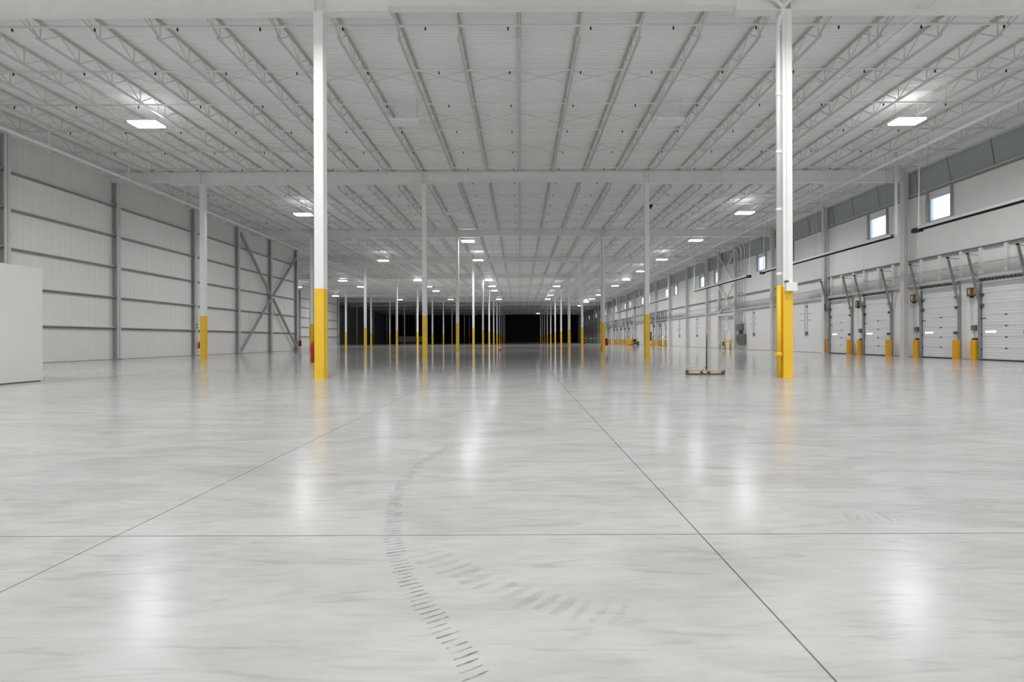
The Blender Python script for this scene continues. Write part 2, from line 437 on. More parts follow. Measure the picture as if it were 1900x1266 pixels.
# ------------------------------------------------------------------ columns
rowname = lambda n: ORD[n] + ' row'
def support_column(x, n, line, label):
    y = row(n)
    t = thing('support_column', (x, y, 0), label, 'column', 'yellow-based columns of the ' + line)
    h = .135
    put('shaft', SHAFT, t); put('painted_base', PBASE, t); put('base_plate', BPLATE, t); put('cap_plate', CPLATE, t)
    return t
h = .135
SHAFT = MB().box(-h, h, -h, h, 2.66, ZBEAM - .02).mesh('shaft', WHITE)
PBASE = MB().box(-h - .002, h + .002, -h - .002, h + .002, .02, 2.66).mesh('painted_base', YEL)
BPLATE = MB().box(-.15, .15, -.15, .15, 0, .02).mesh('base_plate', YEL)
CPLATE = MB().box(-.15, .15, -.17, .17, ZBEAM - .02, ZBEAM).mesh('cap_plate', WHITE)
for n in range(1, NROW):
    for x, line, nm, first in ((XA, 'aisle line on the dock side', 'on the dock side of the central aisle', 1), (XB, 'aisle line away from the docks', 'on the far-from-docks side of the central aisle', 1),
                        (XC, 'line next to the blank wall', 'one line beyond the aisle, by the blank wall', 1), (XD, 'line inside the recess', 'in the recess beyond the braced wall', 5), (XE, 'outermost line', 'in the outermost dark line', 9)):
        if n < first: continue
        lab = 'white column with yellow base, %s row, %s' % (ORD[n], nm)
        if n == 1 and x == XA: lab = 'nearest white column with yellow base and drain pipe, dock side of the aisle'
        if n == 1 and x == XB: lab = 'nearest white column with yellow base, a red cover hanging behind it'
        support_column(x, n, line, lab)

# ------------------------------------------------------------------ roof girders
def girder(x0, x1, n, zb, label):
    y = row(n); t = thing('roof_girder', ((x0 + x1) / 2, y, zb), label, 'girder', 'white roof girders'); L = (x1 - x0) / 2; H = ZBTOP - zb
    MB().box(-L, L, -.008, .008, .025, H - .025).build('web', WHITE, t)
    MB().box(-L, L, -.14, .14, 0, .025).build('bottom_flange', WHITE, t)
    MB().box(-L, L, -.14, .14, H - .025, H).build('top_flange', WHITE, t)
    for xc in (XA, XB, XC, XD, XE):
        if x0 + .3 < xc < x1 - .3:
            for s in (-1, 1):
                for dx in (-.12, .12): MB().box(xc + dx - t.location.x - .007, xc + dx - t.location.x + .007, min(s*.008, s*.13), max(s*.008, s*.13), .025, H - .025).build('stiffener', WHITE, t)
    for s, xe in ((-1, -L), (1, L)):
        if zb > ZBEAM: MB().box(xe - .1 if s > 0 else xe, xe if s > 0 else xe + .1, -.02, -.0081, .06, H - .06).build('splice_plate', WHITE, t)
for n in range(1, NROW):
    o_ = ORD[n]
    girder(6.41, XRC + (.0 if n == 1 else -.01), n, ZBEAM, 'deep white girder from dock-side columns to dock wall, %s row' % o_)
    girder(XB + 2.06, 6.40, n, ZSUSP, 'shallower white drop-in girder over the central aisle, %s row' % o_)
    girder(XC - 2.06, XB + 2.05, n, ZBEAM, 'deep white girder over the bay beside the aisle, away from docks, %s row' % o_)
    if n <= 3:
        girder(XL + .01, XC - 2.07, n, ZSUSP, 'shallow white girder piece reaching the blank braced wall, %s row' % o_)
    elif n >= 4:
        girder(XD + 2.06, XC - 2.07, n, ZSUSP, 'shallow white drop-in girder in the recess, %s row' % o_)
        girder(XL2 + .02 if n <= 7 else XE - 2.0, XD + 2.05, n, ZBEAM, 'deep white girder at the outer side of the recess, %s row' % o_)

# ------------------------------------------------------------------ open-web joists
ZB = 11.00; JL = BAY
c_ = .055
TOPC = MB().box(-.066, -.011, .02, JL - .02, .62, .628).box(-.018, -.011, .02, JL - .02, .56, .62).box(.011, .066, .02, JL - .02, .62, .628).box(.011, .018, .02, JL - .02, .56, .62).mesh('top_chord', TOPM)
TOPC2 = None
BE = 1.35
BOTC = MB().box(-.066, -.011, BE, JL - BE, 0, .007).box(-.018, -.011, BE, JL - BE, .007, .06).box(.011, .066, BE, JL - BE, 0, .007).box(.011, .018, BE, JL - BE, .007, .06).mesh('bottom_chord', JOIST)
SEAT = MB().box(-.07, .07, .0, .16, .5, .62).box(-.07, .07, JL - .16, JL, .5, .62).mesh('bearing_seat', JOIST)
NP = 10
bn = [BE + .12 + (JL - 2*BE - .24) * k / (NP - 1) for k in range(NP)]
tn = [(a + b) / 2 for a, b in zip(bn, bn[1:])]
stp = bn[1] - bn[0]
tn = [bn[0] - stp/2] + tn + [bn[-1] + stp/2]
VERT = MB().box(-.011, .011, -.013, .013, .03, .58).mesh('web_vertical', JOIST)
DUP_ = MB().bar((0, 0, .03), (0, stp/2, .58), .022, .026).mesh('web_diagonal', JOIST)
DDN = MB().bar((0, 0, .58), (0, stp/2, .03), .022, .026).mesh('web_diagonal', JOIST)
ENDA = MB().bar((0, .1, .56), (0, bn[0], .03), .03, .035).mesh('end_web', JOIST)
ENDB = MB().bar((0, JL - .1, .56), (0, bn[-1], .03), .03, .035).mesh('end_web', JOIST)
def webs_all(mb, ox=0, oy=0, oz=0):
    for b in bn:
        mb.box(ox - .011, ox + .011, oy + b - .013, oy + b + .013, oz + .03, oz + .56)
        mb.bar((ox, oy + b, oz + .03), (ox, oy + b + stp/2, oz + .56), .022, .026)
        mb.bar((ox, oy + b - stp/2, oz + .56), (ox, oy + b, oz + .03), .022, .026)
    mb.bar((ox, oy + .1, oz + .56), (ox, oy + bn[0], oz + .03), .03, .035); mb.bar((ox, oy + JL - .1, oz + .56), (ox, oy + bn[-1], oz + .03), .03, .035)
    return mb
WEB = webs_all(MB()).mesh('web', JOIST)
SP = (XA - XB) / 7
BRIDGE = [MB().tube([(.0, 0, .05), (SP, 0, .54)], .012, 5).tube([(0, .06, .54), (SP, .06, .05)], .012, 5).mesh('cross_bridging', JOIST)]
def jx(k):
    if k == 14: return 22.1
    return XB + SP * k
def jlabel(k, b):
    bb = ORD[b]
    if k == 0: p = 'directly over the aisle columns away from docks'
    elif k == 7: p = 'directly over the dock-side aisle columns'
    elif 0 < k < 7: p = '%s across the central aisle towards the docks' % ORD[k]
    elif k == 14: p = 'nearest to the dock wall'
    elif k > 7: p = '%s past the dock-side aisle columns' % ORD[k - 7]
    else: p = '%s past the aisle columns away from docks' % ordw(-k)
    return 'white roof joist, %s ceiling bay, %s' % (bb, p)
stuff = MB(); count = 0
for b in range(1, NROW):
    k0 = -9 if b <= 3 else (-18 if b <= 7 else -24)
    for k in range(k0, 15):
        x = jx(k); y = row(b)
        if count >= 285 or b >= 11:
            stuff.box(x - .06, x + .06, y, y + JL, ZB + .55, ZB + .62).box(x - .06, x + .06, y + BE, y + JL - BE, ZB, ZB + .05); webs_all(stuff, x, y, ZB); continue
        count += 1
        t = thing('roof_joist', (x, y, ZB), jlabel(k, b), 'joist', 'open-web joists of the %s ceiling bay' % ORD[b])
        put('top_chord', TOPC, t); put('bottom_chord', BOTC, t); put('bearing_seat', SEAT, t)
        if b <= 2:
            for q in bn:
                put('web_vertical', VERT, t, (0, q, 0)); put('web_diagonal', DUP_, t, (0, q, 0)); put('web_diagonal', DDN, t, (0, q - stp/2, 0))
            put('end_web', ENDA, t); put('end_web', ENDB, t)
        else:
            o = put('web', WEB, t); o['kind'] = 'stuff'
        if b <= 2 and k < 13:
            for q in (4.1, 7.35, 10.6): put('cross_bridging', BRIDGE[0], t, (0, q, 0))
o = stuff.build('roof_joist', JOIST); tag(o, 'white open-web roof joists massed in the dark far bays', 'joists', None, 'stuff')

# ------------------------------------------------------------------ sprinkler branch pipes
HEAD = MB().lathe([(.012, .06), (.012, .02), (.026, .01), (.026, -.03), (.012, -.035), (.03, -.055), (.03, -.06)], (0, 0, -.075), 8).mesh('sprinkler_head', BLACK)
ln = 0
for k in range(0, 50):
    y = 14.6 + 2.42 * k
    if min(abs(y - row(n)) for n in range(1, NROW)) < .25: y += .4
    x0 = XL + .3 if y < YJ1 else XL2 + .3; x1 = 23.3
    t = thing('sprinkler_pipe', (0, y, 11.22), 'thin white sprinkler pipe crossing the ceiling, %s one beyond the nearest girder' % ordw(k + 1), 'pipe', 'sprinkler branch pipes')
    MB().tube([(x0, 0, 0), (x1, 0, 0)], .036, 8).build('pipe', WHITE, t, smooth=True)
    if k < 18:
        m = -9
        while -.35 + 2.65 * m < 23:
            x = -.35 + 2.65 * m + .0
            if x > x0 + .2: put('sprinkler_head', HEAD, t, (x, 0, 0))
            m += 1

# ------------------------------------------------------------------ long mains
def main_pipe(x, z, r, y0, y1, label, hang):
    t = thing('main_pipe', (x, y0, z), label, 'pipe')
    MB().tube([(0, 0, 0), (0, y1 - y0, 0)], r, 12).build('pipe', WHITE, t, smooth=True)
    y = 2.5
    while y < min(y1 - y0, 75):
        MB().box(-.02, .02, y - .02, y + .02, r * .9, hang - z).build('hanger', WHITE, t)
        MB().tube([(0, y - .05, 0), (0, y + .05, 0)], r + .012, 12).build('coupling', WHITE, t, smooth=True); y += 4.4
main_pipe(19.55, 10.45, .085, 6, 128, 'thick white pipe hung along the ceiling edge near the dock wall', ZB + .55)
main_pipe(-22.4, 10.40, .07, 6, 128, 'thick white pipe hung along the ceiling edge near the braced blank wall', ZB + .55)
main_pipe(12.05, 10.86, .05, 4, 128, 'white pipe running lengthwise under joists between columns and dock wall', ZB + .55)
main_pipe(11.75, 10.90, .022, 4, 128, 'thin white conduit running lengthwise beside the mid-bay pipe', ZB + .55)

# ------------------------------------------------------------------ LED high bays
def make_light(lit, label, loc, group):
    t = thing('high_bay_light', loc, label, 'light', group)
    put('housing', HOUS, t); put('diffuser', DIFF if lit else DIFFO, t)
    if lit:
        for nm, data, z, rx in (('beam', BEAM, -.03, 0), ('ceiling_fill', CFILL, .175, PI)):
            o = bpy.data.objects.new(nm, data); COL.objects.link(o); o.parent = t; o.location = (0, 0, z); o.rotation_euler = (rx, 0, 0)
    for x in (-.5, .5): put('suspension_cable', CABLE, t, (x, 0, 0))
def area(name, sx_, sy_, p_, spread):
    a = bpy.data.lights.new(name, 'AREA'); a.shape = 'RECTANGLE'; a.size = sx_; a.size_y = sy_; a.energy = p_; a.spread = math.radians(spread); return a
BEAM = area('beam', 1.18, .54, DOWN_W, 160)
CFILL = area('ceiling_fill', 1.0, .4, FILL_W, 170)  # added area light aimed at the deck, brightens the ceiling
HOUS = MB().box(-.62, .62, -.30, .30, .05, .11).box(-.35, .35, -.12, .12, .11, .16).mesh('housing', WHITE)
DIFF = MB().box(-.60, .60, -.28, .28, -.015, .05).mesh('diffuser', LAMPM)
DIFFO = MB().box(-.60, .60, -.28, .28, 0, .05).mesh('diffuser', OFFM)
CABLE = MB().tube([(0, 0, .11), (0, 0, 1.085)], .006, 5).mesh('suspension_cable', GALV)
LX = {'d': 16.85, 'c': 6.5, 'b': -4.95, 'a': -16.2, 'o': -28.1, 'p': -39.3}
LN = {'d': 'dock-side run', 'c': 'dock edge of the aisle', 'b': 'other edge of the aisle', 'a': 'run near the blank wall', 'o': 'recess run', 'p': 'outermost recess run'}
ROWS = [(-9.5, 'abcd', ''), (0, 'abcd', ''), (9.9, 'abcd', ''), (19.8, 'ad', 'bc'), (34.1, 'ad', 'bc'), (43.6, 'bd', 'ac'), (54.0, 'abd', 'c'), (63.3, 'd', 'abc'), (72.2, 'oabd', 'c'),
        (80.6, 'poabcd', ''), (87.9, 'ab', ''), (97.0, 'pcd', ''), (106.5, 'oabcd', ''), (116.0, 'd', ''), (128.0, 'd', ''), (165.0, 'c', '')]
for r_, (y, on, off) in enumerate(ROWS):
    for ch in on: make_light(True, 'glowing LED ceiling light, %s, %s row of lights' % (LN[ch], ORD[r_ - 2] if r_ > 2 else ['behind the camera third', 'behind the camera second', 'overhead'][r_]), (LX[ch], y, 10.55), 'lit high bays')
    for ch in off: make_light(False, 'switched-off pale LED ceiling light, %s, %s row of lights' % (LN[ch], ORD[r_ - 2]), (LX[ch], y, 10.55), 'unlit high bays')

# ------------------------------------------------------------------ dock doors
DW, DS = 2.25, .565
def door_parts(o):
    W = DW / 2
    pm = MB().box(-.045, 0, -W, W, .006, DS - .006)
    for q in (.1, .24, .38, .5): pm.box(-.056, -.045, -W + .01, W - .01, q - .035, q + .035)
    PM = pm.mesh('door_panel', DOORM)
    HM = MB().box(-.075, -.056, -.05, .05, -.02, .03).mesh('handle', BLACK)
    for k in range(7):
        p = put('door_panel', PM, o, (0, 0, .05 + DS * k))
        if 0 < k < 5: put('hinge', HM, p, (0, -.05, 0))
    MB().box(-.05, .0, -W, W, 0, .05).build('bottom_seal', BLACK, o)
    MB().box(-.062, -.04, .45, .95, 1.42, 1.50).build('vision_lite', LITE, o)
    MB().box(-.08, -.056, W - .2, W - .05, 2.15, 2.19).build('latch', DGREY, o)
    for s in (-1, 1):
        y = s * (W + .07)
        tr = MB().box(-.16, -.06, y - .05, y + .05, .03, 2.95).box(-.06, .0, y - .03, y + .03, .03, 4.1)
        tr.bar((-.12, y, 2.9), (-.72, y, 5.55), .07, .09)
        t = tr.build('track', GALV, o)
        b1 = MB().bar((-.70, y, 5.5), (-.02, y - .0, 5.45), .03, .03).bar((-.5, y, 4.85), (-.02, y, 4.85), .03, .03).box(-.05, -.01, y - .025, y + .025, 4.4, 5.6)
        b1.bar((-.05, y, 4.15), (-.45, y, 4.6), .025, .025)
        b1.build('brace', GALV, t)
        MB().box(-.79, -.70, y - .04, y + .04, 5.5, 5.58).build('bumper', BLACK, t)
        for z in (2.75, 3.3): MB().box(-.2, -.06, y - s*.13 - .05, y - s*.13 + .05, z, z + .14).build('roller_bracket', DGREY, t)
        for z in (.5, 1.3, 2.1, 2.7): MB().box(-.10, -.05, y - s*.05 - .02, y - s*.05 + .02, z, z + .06).build('roller', BLACK, t)
        MB().box(-.03, 0, y + s*.05 - .05, y + s*.05 + .05, .0, 4.1).build('jamb', GALV if s > 0 else WHITE, t)
    sh = MB().tube([(-.2, -W - .12, 4.14), (-.2, W + .12, 4.14)], .018, 8).build('spring_shaft', GALV, o)
    for k in range(12):
        y = -W + .16 + (DW - .32) * k / 11
        MB().tube([(-.2, y - .05, 4.125), (-.2, y + .05, 4.155)], .045, 8).build('spring_coil', BLACK, sh)
    for s in (-1, 1): MB().tube([(-.2, s*(W+.02) - .03, 4.14), (-.2, s*(W+.02) + .03, 4.14)], .10, 14).build('cable_drum', GALV, sh)
    MB().box(-.3, 0, -W - .1, W + .1, 3.985, 4.0).box(-.02, 0, -W - .1, W + .1, 4.0, 4.24).build('header_plate', PANEL, o)
    op = bevel(MB().box(-.38, -.12, W + .22, W + .50, 3.34, 3.80).build('operator', DGREY, o), .02)
    MB().box(-.40, -.381, W + .30, W + .40, 3.44, 3.72).box(-.3, -.2, W + .215, W + .22, 3.4, 3.74).build('cover', YEL2, op)
    MB().tube([(-.24, W + .36, 3.34), (-.24, W + .36, 3.26)], .09, 12).build('motor', BLACK, op)
    ch = MB()
    for dx in (0, .07): ch.tube([(-.26 + dx, W + .42, 3.3), (-.24 + dx, W + .40, 1.9)], .007, 5)
    ch.build('hand_chain', GALV, op)
    bx = bevel(MB().box(-.14, 0, W + .30, W + .52, 1.55, 1.82).build('control_box', MGREY, o), .01)
    MB().tube([(-.05, W + .41, 1.55), (-.05, W + .41, .5)], .012, 6).build('conduit', GALV, bx)
    MB().box(-.10, 0, W + .26, W + .36, .98, 1.14).box(-.10, 0, W + .42, W + .5, .98, 1.12).build('push_button', BLACK, o)
    MB().box(-.28, -.1, -W - .02, -W + .1, 1.35, 1.5).build('photo_eye', DGREY, o)
DOORS = [34.1, 30.6, 26.05, 22.55]
FAR = [76.1, 79.6, 83.0, 98.2, 102.0, 105.8, 110.3, 114.0, 122] + [131 + 4.2 * k for k in range(11)]
d0 = setting('door_1', (XR, DOORS[0], 0)); door_parts(d0)
for k, y in enumerate(DOORS[1:] + FAR):
    r = dup(d0, (XR, y, 0)); r.name = 'door_%d' % (k + 2)
def guard(loc, label, group):
    t = thing('track_guard', loc, label, 'guard', group)
    put('guard_plate', GP, t); put('foot_plate', GF, t)
gp = MB()
pr = [(-.17, .0), (-.14, -.10), (-.07, -.15), (.07, -.15), (.14, -.10), (.17, 0)]
for (a, b) in zip(pr, pr[1:]):
    gp.bar((a[0], a[1], .53), (b[0], b[1], .53), .02, 1.04)
GP = gp.mesh('guard_plate', YEL2); GF = MB().box(-.19, .19, -.17, .03, 0, .012).mesh('foot_plate', YEL2)
names = ['farthest of the four near dock doors', 'second farthest near dock door, beyond wall column', 'second nearest dock door, beside wall column', 'nearest dock door at picture edge']
for k, y in enumerate(DOORS + FAR):
    if y > 125: continue
    for s in (-1, 1):
        lab = ('yellow guard at the %s foot of the %s' % ('near' if s < 0 else 'far', names[k])) if k < 4 else 'small yellow guard at the %s foot of the %s distant dock door' % ('near' if s < 0 else 'far', ordw(k - 3))
        if k == 3 and s < 0: continue
        guard((XR - (.34 if s < 0 else .18), y + s * (DW / 2 + .09) + (.0 if s < 0 else .24), 0), lab, 'track guards by the near dock doors' if k < 4 else 'track guards by the distant dock doors')
# posts between the two headers over the near doors
for y in (35.0, 33.85, 32.65, 31.65, 30.4, 29.2, 27.15, 25.95, 24.7, 23.65, 22.4, 21.2):
    MB().box(XR - .19, XR - .005, y - .07, y + .07, 4.37, 5.84).build('header_post', PANEL, wall_right)
for y in FAR[:8]:
    for d in (-1.2, 0, 1.2): MB().box(XR - .19, XR - .005, y + d - .06, y + d + .06, 4.37, 5.84).build('header_post', GIRT, wall_right)

# ------------------------------------------------------------------ wall stations on the blank bays
def station(y, label):
    t = thing('dock_control_box', (XR, y, 1.45), label, 'control box', 'control boxes on the blank dock-wall bays')
    bevel(MB().box(-.13, 0, -.11, .11, 0, .27).build('box', MGREY, t), .01)
    for dy in (-.05, .25): MB().tube([(-.03, dy, .27 if dy < 0 else -.1), (-.03, dy, 2.8)], .014, 6).build('conduit', GALV, t)
    MB().box(-.07, 0, -.07, .03, 2.3, 2.42).build('junction_box', BLACK, t)
    k = MB()
    for dy in (-.5, -.2, .5, .8):
        for z in (1.2, 1.75): k.box(-.03, 0, dy - .02, dy + .02, z, z + .07)
    k.build('bracket', DGREY, t)
station(38.2, 'dark control box on blank dock wall just past the nearest drain-pipe column')
station(46.8, 'dark control box on blank wall beside the grey electrical panels')
station(61.8, 'small control box on blank dock wall just beyond the braced frame')
station(68.6, 'small control box on blank dock wall, second bay beyond the braced frame')

# ------------------------------------------------------------------ electrical gear and conduits
t = thing('electrical_cabinet', (XR, 49.2, 0), 'grey electrical panels and switch boxes beside the braced wall frame', 'electrical panel')
bevel(MB().box(-.35, 0, -.4, .75, 2.05, 2.72).build('upper_cabinet', MGREY, t), .015)
bevel(MB().box(-.36, 0, -.05, .55, .48, 1.62).build('switchgear', MGREY, t), .015)
bevel(MB().box(-.36, 0, -.75, -.09, .5, 1.66).build('switchgear', MGREY, t), .015)
bevel(MB().box(-.24, 0, .62, 1.0, .85, 1.55).build('meter_box', GALV, t), .015)
MB().box(-.2, 0, .1, .5, 1.62, 2.05).build('wireway', DGREY, t)
MB().box(-.38, -.361, .2, .27, 1.0, 1.2).box(-.38, -.361, -.45, -.38, 1.0, 1.2).build('switch_handle', BLACK, t)
for k, (y, zt) in enumerate(((.72, 10.9), (.2, 11.25), (-.02, 11.3), (-.62, 11.35))):
    t2 = thing('wall_conduit', (XR - .12, 49.2 + y, 2.7 if k < 3 else 1.6), 'white conduit rising from grey electrical panels to the ceiling, %s from the braced frame' % ORD[k + 1], 'conduit', 'conduits above the electrical panels')
    z0 = 2.7 if k < 3 else 1.6
    pts = [(0, 0, 0), (0, 0, zt - z0 - .6), (-.08, 0, zt - z0 - .3), (-.28, 0, zt - z0 - .08), (-.6, 0, zt - z0), (-3.2, 0, zt - z0)]
    MB().tube(pts, .055, 10).build('pipe', WHITE, t2, smooth=True)
    for z in (1.2, 3.4, 5.8): MB().box(-.07, .1, -.08, .08, z, z + .04).build('strap', GALV, t2)
for k, x in enumerate((22.35, 22.95)):
    t = thing('bollard', (x, 49.7, 0), ['yellow bollard with dark valve, outer of the pair by the electrical panels', 'plain yellow bollard, inner of the pair by the electrical panels'][k], 'bollard', 'yellow bollards by the electrical panels')
    MB().lathe([(.11, 0), (.11, 1.0), (.09, 1.08), (.05, 1.12), (.001, 1.13)], n=18).build('post', YEL, t, smooth=True)
    if k == 0:
        MB().box(-.27, -.11, -.09, .06, .45, .55).box(-.27, -.11, -.09, .06, .68, .78).tube([(-.2, 0, .4), (-.2, 0, .85)], .05, 8).build('valve', BLACK, t)
        MB().tube([(.12, 0, .85), (.5, 0, .85)], .02, 8).build('link_bar', DGREY, t)
t = thing('standpipe', (22.55, 50.2, 0), 'thin grey post with a bent top standing behind the yellow bollards', 'post')
MB().tube([(0, 0, 0), (0, 0, 1.95), (.05, 0, 2.0), (.28, 0, 2.0)], .03, 8).build('pole', GALV, t, smooth=True)
MB().box(-.09, .09, -.09, .09, 0, .012).build('foot_plate', GALV, t)

# ------------------------------------------------------------------ tube heaters on the dock wall
def heater(y0, y1, burner_end, vent_end, label):
    x = 21.2; z = 6.92
    t = thing('tube_heater', (x, y0, z), label, 'heater', 'tube heaters along the dock wall'); L = y1 - y0
    MB().tube([(0, .1, -.02), (0, L - .1, -.02)], .06, 10).build('tube', BLACK, t, smooth=True)
    mb = MB(); mb.box(-.15, -.138, .2, L - .2, -.0, .12).box(.138, .15, .2, L - .2, -.0, .12).box(-.15, .15, .2, L - .2, .12, .132)
    mb.build('reflector', ALU, t)
    yb = 0 if burner_end == 0 else L
    bevel(MB().box(-.14, .14, yb - .26, yb + .22, -.13, .11).build('burner_box', BLACK, t), .03)
    n = max(2, int(L / 5))
    for k in range(n + 1):
        y = .4 + (L - .8) * k / n
        MB().tube([(-.05, y, .16), (-.2, y + .1, 4.71)], .008, 5).tube([(.05, y, .16), (.2, y - .1, 4.71)], .008, 5).build('hanging_chain', GALV, t)
    MB().tube([(.08, yb, .16), (.15, yb, 4.71)], .028, 8).build('gas_line', WHITE, t)
    if vent_end is not None:
        yv = 0 if vent_end == 0 else L
        MB().tube([(0, yv + (.1 if yv == 0 else -.1), 0), (.0, yv, .02), (0, yv, .12), (0, yv, 4.71)], .075, 12).build('vent_pipe', WHITE, t, smooth=True)
        for z_ in (.9, 1.9, 2.9): MB().tube([(0, yv, z_), (0, yv, z_ + .06)], .082, 12).build('coupling', WHITE, t)
heater(10.0, 24.3, 1, None, 'nearest black tube heater, its black burner box hanging by the wall column')
heater(25.65, 39.8, 1, 0, 'black tube heater with tall white vent pipe, second along the dock wall')
heater(42.2, 55.3, 0, 1, 'third tube heater along the dock wall, in front of the braced frame')
heater(65.0, 81.6, 1, 0, 'fourth tube heater along the dock wall, far down')
heater(84.0, 100.0, 0, 1, 'fifth tube heater along the dock wall, far down')
heater(112.0, 128.0, 1, 0, 'sixth tube heater along the dock wall, near the dark end')

# ------------------------------------------------------------------ drain leaders on columns
def drain(x, y, side, label, near=False):
    t = thing('roof_drain_pipe', (x, y, 0), label, 'pipe', None)
    q = side
    MB().tube([(0, 0, 0), (0, 0, 2.72)], .066, 14).build('lower_pipe', YEL, t, smooth=True)
    MB().tube([(0, 0, 2.72), (0, 0, 10.35), (.03, -.04, 10.5), (.09, -.10, 10.7), (.09, -.10, 11.02)], .066, 14).build('upper_pipe', WHITE, t, smooth=True)
    for s in (-1, 1): MB().tube([(.09, -.10, 10.85), (.09 + s * .18, -.10, 11.05), (.09 + s * 1.1, -.10, 11.5)], .055, 12).build('branch', WHITE, t, smooth=True)
    MB().tube([(.09, -.10, 10.95), (.09, -.10, 11.62)], .055, 12).build('riser', WHITE, t, smooth=True)
    for z in (3.0, 4.9, 6.6, 8.3, 10.2): MB().tube([(0, 0, z), (0, 0, z + .09)], .076, 14).build('coupling', WHITE, t, smooth=True)
    for z in (4.75, 8.15): MB().box(0, .22, .0, .03, z, z + .05).box(.19, .22, -.1, .05, z - .15, z + .05).build('strap', WHITE, t)
    MB().tube([(0, 0, .60), (0, 0, .75)], .08, 14).build('cleanout_collar', YEL, t, smooth=True)
    MB().tube([(-.04, 0, .68), (-.10, -.05, .68)], .055, 12).tube([(-.10, -.05, .68), (-.125, -.07, .68)], .035, 6).build('cleanout_plug', YEL, t)
    MB().box(.07, .14, -.06, .03, .09, .13).build('floor_strap', YEL, t)
drain(XA - .135 - .075, ROW0 - .02, 1, 'white rain leader with yellow lower length beside the nearest dock-side column')
drain(XA - .21, row(3) - .02, 1, 'white rain leader beside the third-row dock-side column')
drain(XA - .21, row(5) - .02, 1, 'white rain leader beside the fifth-row dock-side column')
drain(XC + .21, row(3) - .02, 1, 'white rain leader beside third-row column near the blank wall')
t = thing('junction_box', (XA + .05, ROW0 - .138, 2.53), 'white box on the nearest dock-side column, atop its yellow paint', 'box')
bevel(MB().box(-.16, .16, -.11, -.002, 0, .25).build('box', WHITE, t), .008)
MB().box(-.17, -.08, -.09, -.02, .25, .31).build('connector', DGREY, t)
MB().tube([(-.10, -.05, .28), (-.10, -.05, 3.2), (-.10, -.05, 8.1)], .012, 6).build('conduit', WHITE, t)
t = thing('alarm_horn', (XA + .137, row(2), 9.3), 'small black horn high on the second-row dock-side column', 'speaker')
MB().lathe([(.03, 0), (.05, .05), (.13, .22), (.14, .24)], (.12, 0, -.1), 14).build('horn', BLACK, t, smooth=True)
MB().box(0, .1, -.03, .03, -.03, .03).build('bracket', DGREY, t)
t = thing('dark_box', (XA + .138, row(2) - .02, 1.05), 'dark narrow cabinet on side of second-row dock-side column', 'box')
bevel(MB().box(0, .12, -.12, .12, 0, .55).build('cabinet', DGREY, t), .01); MB().box(.12, .13, -.02, .02, .2, .3).build('handle', BLACK, t)

# ------------------------------------------------------------------ extinguisher covers and extinguisher
def cover(x, y, z, label, r=.15, hh=.68):
    t = thing('extinguisher_cover', (x, y, z), label, 'cover', 'red extinguisher covers')
    prof = [(r * .93, 0), (r, .03), (r * .98, hh * .3), (r, hh * .6), (r * .95, hh * .8), (r * .8, hh * .92), (r * .5, hh * .985), (.01, hh)]
    MB().lathe(prof, n=20).build('cover', RED, t, smooth=True)
    MB().tube([(0, 0, .012), (0, 0, .03)], r + .006, 20).build('hem', REDP, t, smooth=True)
    MB().box(-.02, .02, r - .005, r + .06, hh * .6, hh * .8).build('hook', DGREY, t)
cover(XB - .29, ROW0 + .3, .47, 'red vinyl extinguisher cover hanging behind the nearest column')
cover(XLC + .2, YJ1 - .05, .5, 'red extinguisher cover at the end of the braced blank wall')
cover(XA + .25, row(4) + .1, .55, 'red extinguisher cover on the fourth-row dock-side column', .17, .8)
cover(XA + .30, row(3) + .1, .55, 'red extinguisher cover on the third-row dock-side column, half hidden', .15, .7)
t = thing('fire_extinguisher', (XLC + .13, 35.15, .55), 'red and black fire extinguisher hanging low on a blank-wall column', 'fire extinguisher')
MB().lathe([(.07, 0), (.075, .02), (.075, .38), (.05, .45), (.025, .47), (.025, .5)], n=16).build('cylinder', REDP, t, smooth=True)
MB().box(-.02, .1, -.02, .02, .5, .54).tube([(.02, 0, .5), (.12, -.02, .48), (.14, -.02, .3), (.1, -.04, .1)], .014, 8).build('hose', BLACK, t)
t = thing('extinguisher_sign', (XLC + .005, 35.1, 2.1), 'small green and white sign on the blank-wall column above the extinguisher', 'sign')
MB().box(0, .012, -.1, .1, 0, .36).build('board', GREEN, t); MB().box(.012, .015, -.05, .05, .1, .26).build('symbol', WHITE, t)

# ------------------------------------------------------------------ drywall enclosure at left edge
t = thing('drywall_enclosure', (-13.82, 13.18, 0), 'plain white drywall box room at the left edge of the picture', 'enclosure')
MB().box(-3.2, 0, -9.2, 0, .025, 3.22).build('wall', DRY, t)
MB().box(-3.15, -.03, -9.1, -.03, 0, .025).build('sole_plate', DGREY, t)
MB().box(-3.2, .004, -9.2, .004, 3.22, 3.245).build('cap', DRY, t)

